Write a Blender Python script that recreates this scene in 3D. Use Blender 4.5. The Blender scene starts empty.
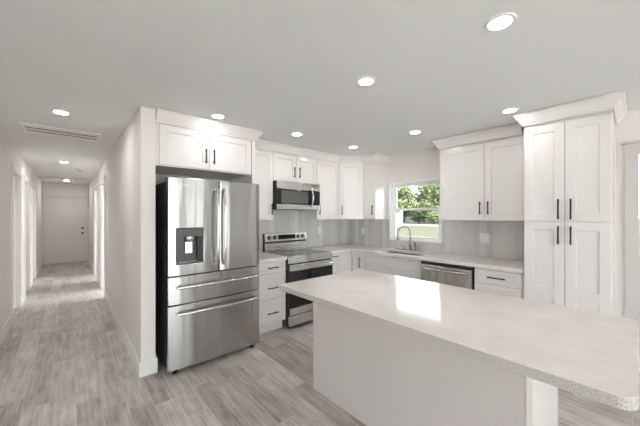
import bpy, bmesh, math, random
from mathutils import Vector, Matrix
random.seed(7)
PI = math.pi
SC = bpy.context.scene
COL = SC.collection

# ------------------------------------------------------------------ camera, world, exposure
cam_d = bpy.data.cameras.new('camera')
cam = bpy.data.objects.new('camera', cam_d); COL.objects.link(cam)
cam.location = (-3.89, -3.557, 1.431)
cam.rotation_euler = (PI/2, 0, -0.727)
cam_d.sensor_width = 36.0
cam_d.lens = 282.691/640*36
cam_d.shift_y = 2.588/640
SC.cycles.max_bounces = 14; SC.cycles.diffuse_bounces = 8
cam_d.clip_start = 0.02; cam_d.clip_end = 500
SC.camera = cam

SKY = 4.8
LAMP = 55.0
SC.view_settings.view_transform = 'Standard'
SC.view_settings.look = 'None'
SC.view_settings.gamma = 1.0
SC.view_settings.use_curve_mapping = False
SC.view_settings.exposure = 0.68

world = bpy.data.worlds.new('overcast_sky'); SC.world = world
world.use_nodes = True
wn = world.node_tree.nodes; wl = world.node_tree.links
wn.clear()
wo = wn.new('ShaderNodeOutputWorld'); wb = wn.new('ShaderNodeBackground')
wb.inputs['Color'].default_value = (0.90, 0.955, 1.0, 1); wb.inputs['Strength'].default_value = SKY
wl.new(wb.outputs[0], wo.inputs[0])
SUN = 30.0
sun_d = bpy.data.lights.new('sun', 'SUN'); sun_d.energy = SUN; sun_d.angle = 0.03; sun_d.color = (1.0, 0.985, 0.96)
sun = bpy.data.objects.new('sun', sun_d); COL.objects.link(sun); sun.location = (-8, -20, 20)
sun.rotation_euler = Vector((0.14, 0.66, -0.74)).to_track_quat('-Z', 'Y').to_euler()

CEIL = 2.40
HX0, HX1 = -4.46, -3.412           # hallway left and right wall faces
HT = -3.297                        # kitchen side of the hallway wall

# ------------------------------------------------------------------ helpers
def lin(c):
    return tuple((v/12.92 if v <= 0.04045 else ((v+0.055)/1.055)**2.4) for v in c)

def mat(name, color, rough=0.5, metal=0.0, **kw):
    m = bpy.data.materials.new(name); m.use_nodes = True
    b = m.node_tree.nodes['Principled BSDF']
    b.inputs['Base Color'].default_value = (*color, 1)
    b.inputs['Roughness'].default_value = rough
    b.inputs['Metallic'].default_value = metal
    for k, v in kw.items():
        b.inputs[k.replace('_', ' ')].default_value = v
    return m

def nt(m):
    return m.node_tree.nodes, m.node_tree.links, m.node_tree.nodes['Principled BSDF']

def math_node(n, l, op, a, b=None, c=None):
    x = n.new('ShaderNodeMath'); x.operation = op
    for i, v in enumerate((a, b, c)):
        if v is None: continue
        if isinstance(v, (int, float)): x.inputs[i].default_value = v
        else: l.new(v, x.inputs[i])
    return x.outputs[0]

def ramp(n, l, fac, stops):
    r = n.new('ShaderNodeValToRGB')
    while len(r.color_ramp.elements) < len(stops): r.color_ramp.elements.new(0.5)
    for e, (p, c) in zip(r.color_ramp.elements, stops):
        e.position = p; e.color = (*c, 1)
    l.new(fac, r.inputs[0]); return r.outputs[0]

def bump(n, l, b, height, strength, dist):
    x = n.new('ShaderNodeBump'); x.inputs['Strength'].default_value = strength
    x.inputs['Distance'].default_value = dist
    l.new(height, x.inputs['Height']); l.new(x.outputs[0], b.inputs['Normal'])

def noise_tex(n, l, vec, scale, detail=3, rough=0.5):
    x = n.new('ShaderNodeTexNoise'); x.inputs['Scale'].default_value = scale
    x.inputs['Detail'].default_value = detail; x.inputs['Roughness'].default_value = rough
    if vec is not None: l.new(vec, x.inputs['Vector'])
    return x.outputs[0]

def obj_coords(n): return n.new('ShaderNodeTexCoord').outputs['Object']

# ---- mesh primitives into a bmesh
def box(bm, x0, x1, y0, y1, z0, z1):
    if x1 < x0: x0, x1 = x1, x0
    if y1 < y0: y0, y1 = y1, y0
    if z1 < z0: z0, z1 = z1, z0
    v = [bm.verts.new(p) for p in ((x0,y0,z0),(x1,y0,z0),(x1,y1,z0),(x0,y1,z0),(x0,y0,z1),(x1,y0,z1),(x1,y1,z1),(x0,y1,z1))]
    for f in ((0,3,2,1),(4,5,6,7),(0,1,5,4),(1,2,6,5),(2,3,7,6),(3,0,4,7)):
        bm.faces.new([v[i] for i in f])
    return bm

def nb(): return bmesh.new()
def bx(*a): return box(nb(), *a)

def lathe(bm, prof, c, axis='Z', seg=24, cap=True):
    """prof: list of (radius, height) along the axis from c"""
    rings = []
    for r, h in prof:
        ring = []
        for i in range(seg):
            a = 2*PI*i/seg; p = (r*math.cos(a), r*math.sin(a), h)
            if axis == 'Y': p = (p[0], -p[2], p[1])      # grows towards -Y
            if axis == 'X': p = (p[2], p[0], p[1])
            ring.append(bm.verts.new((c[0]+p[0], c[1]+p[1], c[2]+p[2])))
        rings.append(ring)
    for a, b in zip(rings, rings[1:]):
        for i in range(seg):
            j = (i+1) % seg
            bm.faces.new((a[i], a[j], b[j], b[i]))
    if cap:
        bm.faces.new(list(reversed(rings[0]))); bm.faces.new(rings[-1])
    return bm

def tube(bm, pts, r, seg=10):
    pts = [Vector(p) for p in pts]; rings = []
    rad = r if isinstance(r, (list, tuple)) else [r]*len(pts)
    prev = None
    for i, p in enumerate(pts):
        d = (pts[min(i+1, len(pts)-1)] - pts[max(i-1, 0)]).normalized()
        if prev is None:
            ref = Vector((0,0,1)) if abs(d.z) < 0.9 else Vector((1,0,0))
            n1 = d.cross(ref).normalized()
        else:
            n1 = (prev - d*prev.dot(d)).normalized()
        prev = n1; n2 = d.cross(n1)
        rings.append([bm.verts.new(p + rad[i]*(math.cos(2*PI*k/seg)*n1 + math.sin(2*PI*k/seg)*n2)) for k in range(seg)])
    for a, b in zip(rings, rings[1:]):
        for k in range(seg):
            j = (k+1) % seg; bm.faces.new((a[k], a[j], b[j], b[k]))
    bm.faces.new(list(reversed(rings[0]))); bm.faces.new(rings[-1])
    return bm

def prism(bm, poly, z0, z1):
    a = [bm.verts.new((x, y, z0)) for x, y in poly]; b = [bm.verts.new((x, y, z1)) for x, y in poly]
    bm.faces.new(list(reversed(a))); bm.faces.new(b)
    n = len(poly)
    for i in range(n):
        j = (i+1) % n; bm.faces.new((a[i], a[j], b[j], b[i]))
    return bm

def cells(bm, xs, ys, z0, z1, inside, plane='XY'):
    """slab made of grid cells (for L shapes and slabs with openings)"""
    def P(a, b, c):
        return {'XY': (a, b, c), 'YZ': (c, a, b), 'XZ': (a, c, b)}[plane]
    V = {}
    def v(i, j, k):
        if (i, j, k) not in V: V[i, j, k] = bm.verts.new(P(xs[i], ys[j], (z0, z1)[k]))
        return V[i, j, k]
    nx, ny = len(xs)-1, len(ys)-1
    ok = lambda i, j: 0 <= i < nx and 0 <= j < ny and inside((xs[i]+xs[i+1])/2, (ys[j]+ys[j+1])/2)
    for i in range(nx):
        for j in range(ny):
            if not ok(i, j): continue
            bm.faces.new((v(i,j,1), v(i+1,j,1), v(i+1,j+1,1), v(i,j+1,1)))
            bm.faces.new((v(i,j,0), v(i,j+1,0), v(i+1,j+1,0), v(i+1,j,0)))
            if not ok(i-1, j): bm.faces.new((v(i,j,0), v(i,j,1), v(i,j+1,1), v(i,j+1,0)))
            if not ok(i+1, j): bm.faces.new((v(i+1,j,0), v(i+1,j+1,0), v(i+1,j+1,1), v(i+1,j,1)))
            if not ok(i, j-1): bm.faces.new((v(i,j,0), v(i+1,j,0), v(i+1,j,1), v(i,j,1)))
            if not ok(i, j+1): bm.faces.new((v(i,j+1,0), v(i,j+1,1), v(i+1,j+1,1), v(i+1,j+1,0)))
    return bm

def shaker(bm, x0, x1, z0, z1, yf, t=0.019, rail=0.06, dep=0.009, railz=None):
    """door/drawer front, facing -Y, front face at y = yf; recessed flat panel"""
    rz = rail if railz is None else railz
    def rect(i, iz, y): return [bm.verts.new(p) for p in ((x0+i, y, z0+iz), (x1-i, y, z0+iz), (x1-i, y, z1-iz), (x0+i, y, z1-iz))]
    c = 0.0016
    R = [rect(0, 0, yf+t), rect(0, 0, yf+c), rect(c, c, yf), rect(rail, rz, yf), rect(rail+0.003, rz+0.003, yf+dep)]
    for a, b in zip(R, R[1:]):
        for k in range(4):
            j = (k+1) % 4; bm.faces.new((a[k], a[j], b[j], b[k]))
    bm.faces.new(list(reversed(R[0]))); bm.faces.new(R[-1])
    return bm

def slab_front(bm, x0, x1, z0, z1, yf, t=0.019):
    return shaker(bm, x0, x1, z0, z1, yf, t, rail=min(x1-x0, z1-z0)*0.25, dep=0.0002)

def add_obj(name, bm, m, parent=None, bevel=0, smooth=False, kind=None, seg=2):
    bmesh.ops.recalc_face_normals(bm, faces=bm.faces)
    if parent is not None and parent.get('world_built'):
        bmesh.ops.translate(bm, verts=bm.verts, vec=-Vector(parent['world_built']))
    me = bpy.data.meshes.new(name); bm.to_mesh(me); bm.free()
    o = bpy.data.objects.new(name, me); COL.objects.link(o)
    if m is not None: me.materials.append(m)
    if smooth:
        for p in me.polygons: p.use_smooth = True
        me.set_sharp_from_angle(angle=math.radians(40))
    if bevel:
        b = o.modifiers.new('bevel', 'BEVEL'); b.width = bevel; b.segments = seg
        b.limit_method = 'ANGLE'; b.angle_limit = math.radians(40)
    if parent is not None: o.parent = parent
    if kind: o['kind'] = kind
    return o

def thing(name, label, cat, loc=(0,0,0), rotz=0, group=None):
    o = bpy.data.objects.new(name, None); COL.objects.link(o)
    o.location = loc; o.rotation_euler = (0, 0, rotz); o.empty_display_size = 0.1
    o['label'] = label; o['category'] = cat
    if group: o['group'] = group
    return o

def tag(o, label, cat, group=None):
    o['label'] = label; o['category'] = cat
    if group: o['group'] = group
    return o

def struct(name, bm, m, parent=None, bevel=0):
    return add_obj(name, bm, m, parent, bevel, kind=None if parent else 'structure')

# ------------------------------------------------------------------ materials
M = {}
M['cab'] = mat('white_cabinet_paint', (0.785, 0.755, 0.738), 0.16)
M['trim'] = mat('white_trim_paint', (0.82, 0.81, 0.795), 0.3)
M['wall'] = mat('greige_wall_paint', (0.79, 0.752, 0.718), 0.65)
M['island'] = mat('greige_island_paint', (0.585, 0.54, 0.52), 0.5)
M['ceil'] = mat('ceiling_paint', (0.80, 0.81, 0.81), 0.9)
M['door'] = mat('door_paint', (0.74, 0.71, 0.68), 0.4)
M['greydoor'] = mat('greige_door_paint', (0.58, 0.55, 0.53), 0.5)
M['black'] = mat('black_metal', (0.010, 0.009, 0.009), 0.5)
M['blackplastic'] = mat('black_plastic', (0.015, 0.015, 0.016), 0.4)
M['blackglass'] = mat('black_glass', (0.008, 0.008, 0.009), 0.05)
M['side'] = mat('dark_appliance_side', (0.03, 0.03, 0.032), 0.45)
M['nickel'] = mat('brushed_nickel', (0.34, 0.30, 0.265), 0.28, 1.0)
M['plate'] = mat('white_plastic', (0.80, 0.79, 0.77), 0.35)
M['slot'] = mat('dark_slot', (0.05, 0.05, 0.05), 0.6)
M['grey'] = mat('grey_plastic', (0.22, 0.22, 0.225), 0.4)
M['dispgrey'] = mat('dark_grey_dispenser', (0.10, 0.10, 0.102), 0.35)
M['vinyl'] = mat('white_vinyl', (0.90, 0.91, 0.91), 0.35)
M['cavity'] = mat('dark_oven_cavity', (0.02, 0.02, 0.02), 0.6)

# ceiling: light knock-down texture
n, l, b = nt(M['ceil'])
bump(n, l, b, noise_tex(n, l, obj_coords(n), 55, 4), 0.25, 0.004)
n, l, b = nt(M['wall'])
bump(n, l, b, noise_tex(n, l, obj_coords(n), 90, 3), 0.12, 0.002)

# stainless steel, horizontal brushing
def steel(name, col, rough, aniso, wave=0.012):
    m = mat(name, col, rough, 1.0)
    n, l, b = nt(m)
    tg = n.new('ShaderNodeTangent'); tg.direction_type = 'RADIAL'; tg.axis = 'Z'
    l.new(tg.outputs[0], b.inputs['Tangent'])
    b.inputs['Anisotropic'].default_value = aniso; b.inputs['Anisotropic Rotation'].default_value = 0.25
    mp = n.new('ShaderNodeMapping'); mp.inputs['Scale'].default_value = (2, 2, 260)
    l.new(obj_coords(n), mp.inputs[0])
    f = noise_tex(n, l, mp.outputs[0], 3, 2)
    r = n.new('ShaderNodeMapRange'); r.inputs['To Min'].default_value = rough*0.85; r.inputs['To Max'].default_value = rough*1.2
    l.new(f, r.inputs[0]); l.new(r.outputs[0], b.inputs['Roughness'])
    mp2 = n.new('ShaderNodeMapping'); mp2.inputs['Scale'].default_value = (13, 13, 0.5)     # slight waviness of the sheet
    l.new(obj_coords(n), mp2.inputs[0])
    bump(n, l, b, noise_tex(n, l, mp2.outputs[0], 1.0, 1, 0.4), 0.35, wave)
    return m
M['steel'] = steel('stainless_steel', (0.50, 0.49, 0.48), 0.22, 0.9)
M['steel_light'] = steel('bright_stainless_steel', (0.68, 0.67, 0.655), 0.26, 0.7)
M['steel_dark'] = steel('stainless_steel_warm', (0.60, 0.575, 0.55), 0.25, 0.5)
M['chrome'] = mat('polished_handle_steel', (0.68, 0.675, 0.66), 0.16, 1.0)

# quartz worktop
m = M['quartz'] = mat('speckled_quartz', (0.80, 0.765, 0.73), 0.10)
n, l, b = nt(m); oc = obj_coords(n)
f1 = noise_tex(n, l, oc, 260, 2, 0.6); f2 = noise_tex(n, l, oc, 9, 4, 0.6)
c1 = ramp(n, l, f1, [(0.25, (0.62, 0.58, 0.545)), (0.42, (0.76, 0.715, 0.69)), (0.62, (0.775, 0.735, 0.71)), (0.75, (0.84, 0.82, 0.79))])
c2 = ramp(n, l, f2, [(0.35, (0.93, 0.92, 0.91)), (0.65, (1, 1, 1))])
mx = n.new('ShaderNodeMix'); mx.data_type = 'RGBA'; mx.blend_type = 'MULTIPLY'; mx.inputs[0].default_value = 1
l.new(c1, mx.inputs[6]); l.new(c2, mx.inputs[7]); l.new(mx.outputs[2], b.inputs['Base Color'])

# wood-look plank tile, long side along Y
m = M['floor'] = mat('grey_wood_plank_tile', (0.4, 0.37, 0.34), 0.32)
n, l, b = nt(m); oc = obj_coords(n)
sx = n.new('ShaderNodeSeparateXYZ'); l.new(oc, sx.inputs[0])
PW, PL = 0.148, 0.92
u = math_node(n, l, 'DIVIDE', math_node(n, l, 'ADD', sx.outputs[0], 20*PW+0.002+0.0), PW)
ci = math_node(n, l, 'FLOOR', u); uf = math_node(n, l, 'FRACT', u)
wnz = n.new('ShaderNodeTexWhiteNoise'); wnz.noise_dimensions = '1D'; l.new(ci, wnz.inputs['W'])
vv = math_node(n, l, 'ADD', math_node(n, l, 'DIVIDE', sx.outputs[1], PL), math_node(n, l, 'MULTIPLY', wnz.outputs[0], 7.31))
ri = math_node(n, l, 'FLOOR', vv); vf = math_node(n, l, 'FRACT', vv)
cid = n.new('ShaderNodeCombineXYZ'); l.new(ci, cid.inputs[0]); l.new(ri, cid.inputs[1])
wn2 = n.new('ShaderNodeTexWhiteNoise'); wn2.noise_dimensions = '3D'; l.new(cid.outputs[0], wn2.inputs['Vector'])
# grain: noise stretched along the plank, shifted per plank
gv = n.new('ShaderNodeCombineXYZ')
l.new(math_node(n, l, 'MULTIPLY', sx.outputs[0], 55), gv.inputs[0])
l.new(math_node(n, l, 'MULTIPLY', sx.outputs[1], 2.4), gv.inputs[1])
l.new(math_node(n, l, 'MULTIPLY', wn2.outputs[0], 40), gv.inputs[2])
g1 = noise_tex(n, l, gv.outputs[0], 1.0, 6, 0.62)
gv2 = n.new('ShaderNodeCombineXYZ')
l.new(math_node(n, l, 'MULTIPLY', sx.outputs[0], 9), gv2.inputs[0])
l.new(math_node(n, l, 'MULTIPLY', sx.outputs[1], 4), gv2.inputs[1])
l.new(math_node(n, l, 'MULTIPLY', wn2.outputs[0], 23), gv2.inputs[2])
g2 = noise_tex(n, l, gv2.outputs[0], 1.0, 4, 0.6)
t = math_node(n, l, 'ADD', math_node(n, l, 'MULTIPLY', g1, 0.55), math_node(n, l, 'MULTIPLY', g2, 0.45))
t = math_node(n, l, 'ADD', t, math_node(n, l, 'MULTIPLY', math_node(n, l, 'SUBTRACT', wn2.outputs[0], 0.5), 0.16))
col = ramp(n, l, t, [(0.32, (0.25, 0.215, 0.185)), (0.45, (0.39, 0.35, 0.32)), (0.54, (0.49, 0.455, 0.425)), (0.68, (0.64, 0.61, 0.585))])
# grout lines
gx = math_node(n, l, 'LESS_THAN', math_node(n, l, 'MINIMUM', uf, math_node(n, l, 'SUBTRACT', 1.0, uf)), 0.009)
gy = math_node(n, l, 'LESS_THAN', math_node(n, l, 'MINIMUM', vf, math_node(n, l, 'SUBTRACT', 1.0, vf)), 0.0016)
gr = math_node(n, l, 'MAXIMUM', gx, gy)
mx = n.new('ShaderNodeMix'); mx.data_type = 'RGBA'; l.new(gr, mx.inputs[0]); l.new(col, mx.inputs[6])
mx.inputs[7].default_value = (0.56, 0.53, 0.50, 1); l.new(mx.outputs[2], b.inputs['Base Color'])
bump(n, l, b, math_node(n, l, 'SUBTRACT', math_node(n, l, 'MULTIPLY', g1, 0.25), gr), 0.3, 0.002)

# chevron wall tile (u runs along whichever wall the tile is on)
m = M['tile'] = mat('grey_chevron_tile', (0.45, 0.45, 0.44), 0.22)
n, l, b = nt(m); oc = obj_coords(n)
sx = n.new('ShaderNodeSeparateXYZ'); l.new(oc, sx.inputs[0])
TW, TH = 0.074, 0.05
u = math_node(n, l, 'DIVIDE', math_node(n, l, 'ADD', math_node(n, l, 'SUBTRACT', sx.outputs[0], sx.outputs[1]), 60*TW), TW)
ci = math_node(n, l, 'FLOOR', u); uf = math_node(n, l, 'FRACT', u)
odd = math_node(n, l, 'MODULO', ci, 2.0)
tri = math_node(n, l, 'ABSOLUTE', math_node(n, l, 'SUBTRACT', uf, odd))
zz = math_node(n, l, 'DIVIDE', math_node(n, l, 'ADD', sx.outputs[2], math_node(n, l, 'MULTIPLY', tri, TW*1.15)), TH)
ri = math_node(n, l, 'FLOOR', zz); zf = math_node(n, l, 'FRACT', zz)
cid = n.new('ShaderNodeCombineXYZ'); l.new(ci, cid.inputs[0]); l.new(ri, cid.inputs[1])
w3 = n.new('ShaderNodeTexWhiteNoise'); w3.noise_dimensions = '3D'; l.new(cid.outputs[0], w3.inputs['Vector'])
w4 = n.new('ShaderNodeTexWhiteNoise'); w4.noise_dimensions = '1D'; l.new(ci, w4.inputs['W'])
tt = math_node(n, l, 'ADD', math_node(n, l, 'MULTIPLY', w3.outputs[0], 0.2), math_node(n, l, 'MULTIPLY', w4.outputs[0], 0.8))
col = ramp(n, l, tt, [(0.1, (0.52, 0.505, 0.495)), (0.5, (0.60, 0.585, 0.57)), (0.9, (0.69, 0.675, 0.66))])
gx = math_node(n, l, 'LESS_THAN', math_node(n, l, 'MINIMUM', uf, math_node(n, l, 'SUBTRACT', 1.0, uf)), 0.018)
gy = math_node(n, l, 'LESS_THAN', math_node(n, l, 'MINIMUM', zf, math_node(n, l, 'SUBTRACT', 1.0, zf)), 0.03)
gr = math_node(n, l, 'MAXIMUM', gx, gy)
mx = n.new('ShaderNodeMix'); mx.data_type = 'RGBA'; l.new(gr, mx.inputs[0]); l.new(col, mx.inputs[6])
mx.inputs[7].default_value = (0.70, 0.69, 0.675, 1); l.new(mx.outputs[2], b.inputs['Base Color'])
bump(n, l, b, math_node(n, l, 'SUBTRACT', 1.0, gr), 0.3, 0.001)

# window glass: clear pane, transmits and reflects
m = M['glass'] = bpy.data.materials.new('clear_window_glass'); m.use_nodes = True
n = m.node_tree.nodes; l = m.node_tree.links; n.clear()
o_ = n.new('ShaderNodeOutputMaterial'); tr = n.new('ShaderNodeBsdfTransparent'); gl = n.new('ShaderNodeBsdfGlossy')
tr.inputs[0].default_value = (0.96, 0.97, 0.965, 1); gl.inputs['Roughness'].default_value = 0.02
fr = n.new('ShaderNodeFresnel'); fr.inputs[0].default_value = 1.35
ms = n.new('ShaderNodeMixShader'); l.new(fr.outputs[0], ms.inputs[0]); l.new(tr.outputs[0], ms.inputs[1]); l.new(gl.outputs[0], ms.inputs[2])
l.new(ms.outputs[0], o_.inputs[0])

def emit(name, col, s):
    m = bpy.data.materials.new(name); m.use_nodes = True
    n = m.node_tree.nodes; l = m.node_tree.links; n.clear()
    o = n.new('ShaderNodeOutputMaterial'); e = n.new('ShaderNodeEmission')
    e.inputs[0].default_value = (*col, 1); e.inputs[1].default_value = s
    l.new(e.outputs[0], o.inputs[0]); return m
M['lens'] = emit('lit_lamp_lens', (1.0, 0.985, 0.97), LAMP)
M['bandlens'] = emit('lit_band_lamp', (0.90, 0.96, 1.0), LAMP*8)  # glow of the added side-room lamps, in place of window daylight
M['halllens'] = emit('lit_hall_lamp_lens', (1.0, 0.985, 0.97), LAMP*2.9)

# outdoors
def foliage_mat(name, c0, c1):
    m = mat(name, c0, 0.6); n, l, b = nt(m)
    f = noise_tex(n, l, obj_coords(n), 2.2, 3, 0.6)
    l.new(ramp(n, l, f, [(0.3, c0), (0.7, c1)]), b.inputs['Base Color']); b.inputs['Specular IOR Level'].default_value = 0.05; return m
M['leaf_a'] = foliage_mat('leaves_mid_green', (0.028, 0.040, 0.017), (0.10, 0.13, 0.055))
M['leaf_b'] = foliage_mat('leaves_pale_green', (0.05, 0.066, 0.03), (0.145, 0.17, 0.08))
M['leaf_c'] = foliage_mat('leaves_dark_green', (0.008, 0.014, 0.007), (0.026, 0.04, 0.018))
M['grass'] = foliage_mat('dry_lawn', (0.024, 0.024, 0.012), (0.036, 0.033, 0.018))
M['bark'] = mat('bark', (0.025, 0.02, 0.016), 0.9)
M['bounce_terrace'] = mat('pale_bounce_terrace', (0.45, 0.44, 0.42), 0.8)
M['asphalt'] = mat('road', (0.085, 0.085, 0.083), 0.8)
M['concrete'] = mat('pale_concrete', (0.09, 0.088, 0.084), 0.8)
for k_ in ('asphalt', 'concrete', 'bounce_terrace'): M[k_].node_tree.nodes['Principled BSDF'].inputs['Specular IOR Level'].default_value = 0.05
M['house'] = mat('white_siding', (0.16, 0.16, 0.16), 0.7)
M['roofm'] = mat('grey_roof', (0.07, 0.07, 0.075), 0.8)

# ------------------------------------------------------------------ room shell
BX0, BY0 = -7.6, -7.6
struct('floor', bx(BX0-0.12, 0.12, BY0-0.12, 8.2, -0.12, 0), M['floor'])
struct('ceiling', bx(BX0-0.12, 0.12, BY0-0.12, 8.2, CEIL, CEIL+0.12), M['ceil'])
# right wall (sink wall): window opening and doorway past the pantry
WY0, WY1, WZ0, WZ1 = -1.75, -0.885, 1.045, 1.955
DY0, DY1 = -4.40, -3.565
ys = [BY0-0.12, -6.9, -6.72, -5.75, -5.45, DY0, DY1, WY0, WY1, 1.7, 3.4, 4.3, 6.0, 8.2]
zs = sorted([0, 0.5, WZ0, 2.005, WZ1, 2.1, CEIL])
RW = [(-6.9, -6.72), (-5.75, -5.45), (1.7, 3.4), (4.3, 6.0)]  # first two: narrow unseen windows added to streak the refrigerator's reflection
def in_r(y, z):
    if WY0 < y < WY1 and WZ0 < z < WZ1: return False
    if DY0 < y < DY1 and z < 2.005: return False
    if any(p < y < q for p, q in RW) and 0.5 < z < 2.1: return False
    return True
struct('wall_right', cells(nb(), ys, zs, 0.0, 0.12, in_r, 'YZ'), M['wall'])
struct('wall_back', bx(HT, 0.0, 0.0, 0.12, 0, CEIL), M['wall'])
# hallway right wall with two side-room openings
R1, R2 = (2.62, 3.36), (4.36, 5.18)
ys = [-0.63, R1[0], R1[1], R2[0], R2[1], 8.0]
def in_h(y, z): return not (z < 2.04 and (R1[0] < y < R1[1] or R2[0] < y < R2[1]))
struct('wall_hall_right', cells(nb(), ys, [0, 2.04, CEIL], HX1, HT, in_h, 'YZ'), M['wall'])
# hallway left wall with three recessed doors
L = [(2.02, 2.88), (3.42, 4.14), (4.78, 5.56)]
ys = [0.75] + [v for p in L for v in p] + [8.0]
def in_l(y, z): return not (z < 2.04 and any(a < y < b_ for a, b_ in L))
struct('wall_hall_left', cells(nb(), ys, [0, 2.04, CEIL], HX0-0.12, HX0, in_l, 'YZ'), M['wall'])
struct('wall_hall_end', bx(HX0-0.12, 0.0, 8.0, 8.2, 0, CEIL), M['wall'])
LW = (-6.4, -4.2)  # unseen living-area window, added to bring daylight in from the left
struct('wall_left', cells(nb(), [BY0-0.12, LW[0], LW[1], 0.87], [0, 0.03, 2.2, CEIL], BX0-0.12, BX0, lambda y, z: not (LW[0] < y < LW[1] and 0.03 < z < 2.2), 'YZ'), M['wall'])
struct('wall_living', bx(BX0, HX0-0.12, 0.75, 0.87, 0, CEIL), M['wall'])
# partitions of the rooms off the hallway
struct('wall_side_room', bx(HT, 0.0, 3.80, 3.90, 0, CEIL), M['wall'])
# front wall behind the camera; unseen windows added for daylight and refrigerator reflections
FW = [(-7.3, -5.0, 0.30, 2.2), (-4.6, -1.8, 0.03, 2.2), (-1.25, -0.5, 0.03, 2.2)]
xs = sorted([BX0] + [v for w in FW for v in w[:2]] + [0.0])
zs = sorted({0, CEIL} | {v for w in FW for v in w[2:]})
def in_f(x, z): return not any(a < x < b_ and c < z < d for a, b_, c, d in FW)
struct('wall_front', cells(nb(), xs, zs, BY0-0.12, BY0, in_f, 'XZ'), M['wall'])
for i, (a, b_, c, d) in enumerate(FW):
    t = 0.05
    f = nb()
    mid = (a+b_)/2
    for (p, q) in ((a, mid+t/2), (mid-t/2, b_)):
        box(f, p, p+t, BY0-0.09, BY0-0.03, c, d); box(f, q-t, q, BY0-0.09, BY0-0.03, c, d)
    box(f, a, b_, BY0-0.09, BY0-0.03, c, c+t); box(f, a, b_, BY0-0.09, BY0-0.03, d-t, d)
    w = struct('window_%d' % (i+2), f, M['vinyl'])
    struct('glass_pane', bx(a+t, b_-t, BY0-0.063, BY0-0.057, c+t, d-t), M['glass'], w)

f = nb(); ym = sum(LW)/2
for (p, q) in ((LW[0], ym+0.025), (ym-0.025, LW[1])):
    box(f, BX0-0.09, BX0-0.03, p, p+0.05, 0.03, 2.2); box(f, BX0-0.09, BX0-0.03, q-0.05, q, 0.03, 2.2)
box(f, BX0-0.09, BX0-0.03, LW[0], LW[1], 0.03, 0.08); box(f, BX0-0.09, BX0-0.03, LW[0], LW[1], 2.15, 2.2)
w = struct('window_%d' % (len(FW)+len(RW)+2), f, M['vinyl'])
struct('glass_pane', bx(BX0-0.063, BX0-0.057, LW[0]+0.05, LW[1]-0.05, 0.08, 2.15), M['glass'], w)
for i, (p, q) in enumerate(RW):
    f = nb(); t = 0.04
    box(f, 0.03, 0.09, p, p+t, 0.5, 2.1); box(f, 0.03, 0.09, q-t, q, 0.5, 2.1)
    box(f, 0.03, 0.09, p+t, q-t, 0.5, 0.5+t); box(f, 0.03, 0.09, p+t, q-t, 2.1-t, 2.1)
    w = struct('window_%d' % (len(FW)+2+i), f, M['vinyl'])
    struct('glass_pane', bx(0.057, 0.063, p+t, q-t, 0.5+t, 2.1-t), M['glass'], w)

# baseboards
def baseboard(name, segs):
    bm = nb()
    for a in segs: box(bm, *a)
    struct(name, bm, M['trim'], bevel=0.004)
BH = 0.137
baseboard('baseboard_hall_right', [(HX1-0.015, HX1, -0.645, R1[0]-0.09, 0, BH), (HX1-0.015, HX1, R1[1]+0.09, R2[0]-0.09, 0, BH), (HX1-0.015, HX1, R2[1]+0.09, 8.0, 0, BH),
    (HX1, HT+0.015, -0.645, -0.63, 0, BH), (HT, HT+0.015, -0.63, -0.02, 0, BH)])
lseg = [(HX0, HX0+0.015, 0.75, L[0][0]-0.09, 0, BH)]
for p, q in ((L[0][1]+.09, L[1][0]-.09), (L[1][1]+.09, L[2][0]-.09), (L[2][1]+.09, 8.0)): lseg.append((HX0, HX0+0.015, p, q, 0, BH))
baseboard('baseboard_hall_left', lseg)
baseboard('baseboard_hall_end', [(HX0+0.015, -4.44, 7.985, 8.0, 0, BH), (-3.435, HX1-0.015, 7.985, 8.0, 0, BH)])
baseboard('baseboard_right', [(-0.015, 0.0, BY0, DY0-0.1, 0, BH)])
baseboard('baseboard_front', [(BX0+0.015, FW[1][0]-0.02, BY0, BY0+0.015, 0, BH), (FW[1][1]+0.02, -0.015, BY0, BY0+0.015, 0, BH)])
baseboard('baseboard_left', [(BX0, BX0+0.015, BY0, LW[0]-0.02, 0, BH), (BX0, BX0+0.015, LW[1]+0.02, 0.75, 0, BH)])

# hallway header and door casings
struct('trim_1', bx(HX0, HX1, 6.25, 6.37, CEIL-0.045, CEIL), M['trim'])
def casing_x(name, xf, out, y0, y1, zt, w=0.085, t=0.018, cap=False):
    """door casing on a wall face x = xf; out = +1/-1 direction into the hall"""
    bm = nb(); a, b_ = sorted((xf, xf+out*t))
    box(bm, a, b_, y0-w, y0, 0, zt+w); box(bm, a, b_, y1, y1+w, 0, zt+w); box(bm, a, b_, y0, y1, zt, zt+w)
    if cap:
        a2, b2 = sorted((xf, xf+out*(t+0.03)))
        box(bm, a2, b2, y0-w-0.02, y1+w+0.02, zt+w, zt+w+0.022)
    return struct(name, bm, M['trim'])
k = 2
for (y0, y1) in (R1, R2):
    casing_x('trim_%d' % k, HX1, -1, y0, y1, 2.04); k += 1
    bm = nb()
    box(bm, HX1, HT, y0, y0+0.015, 0, 2.04); box(bm, HX1, HT, y1-0.015, y1, 0, 2.04); box(bm, HX1, HT, y0+0.015, y1-0.015, 2.025, 2.04)
    struct('trim_%d' % k, bm, M['trim']); k += 1
for (y0, y1) in L:
    casing_x('trim_%d' % k, HX0, 1, y0, y1, 2.04); k += 1

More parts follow.
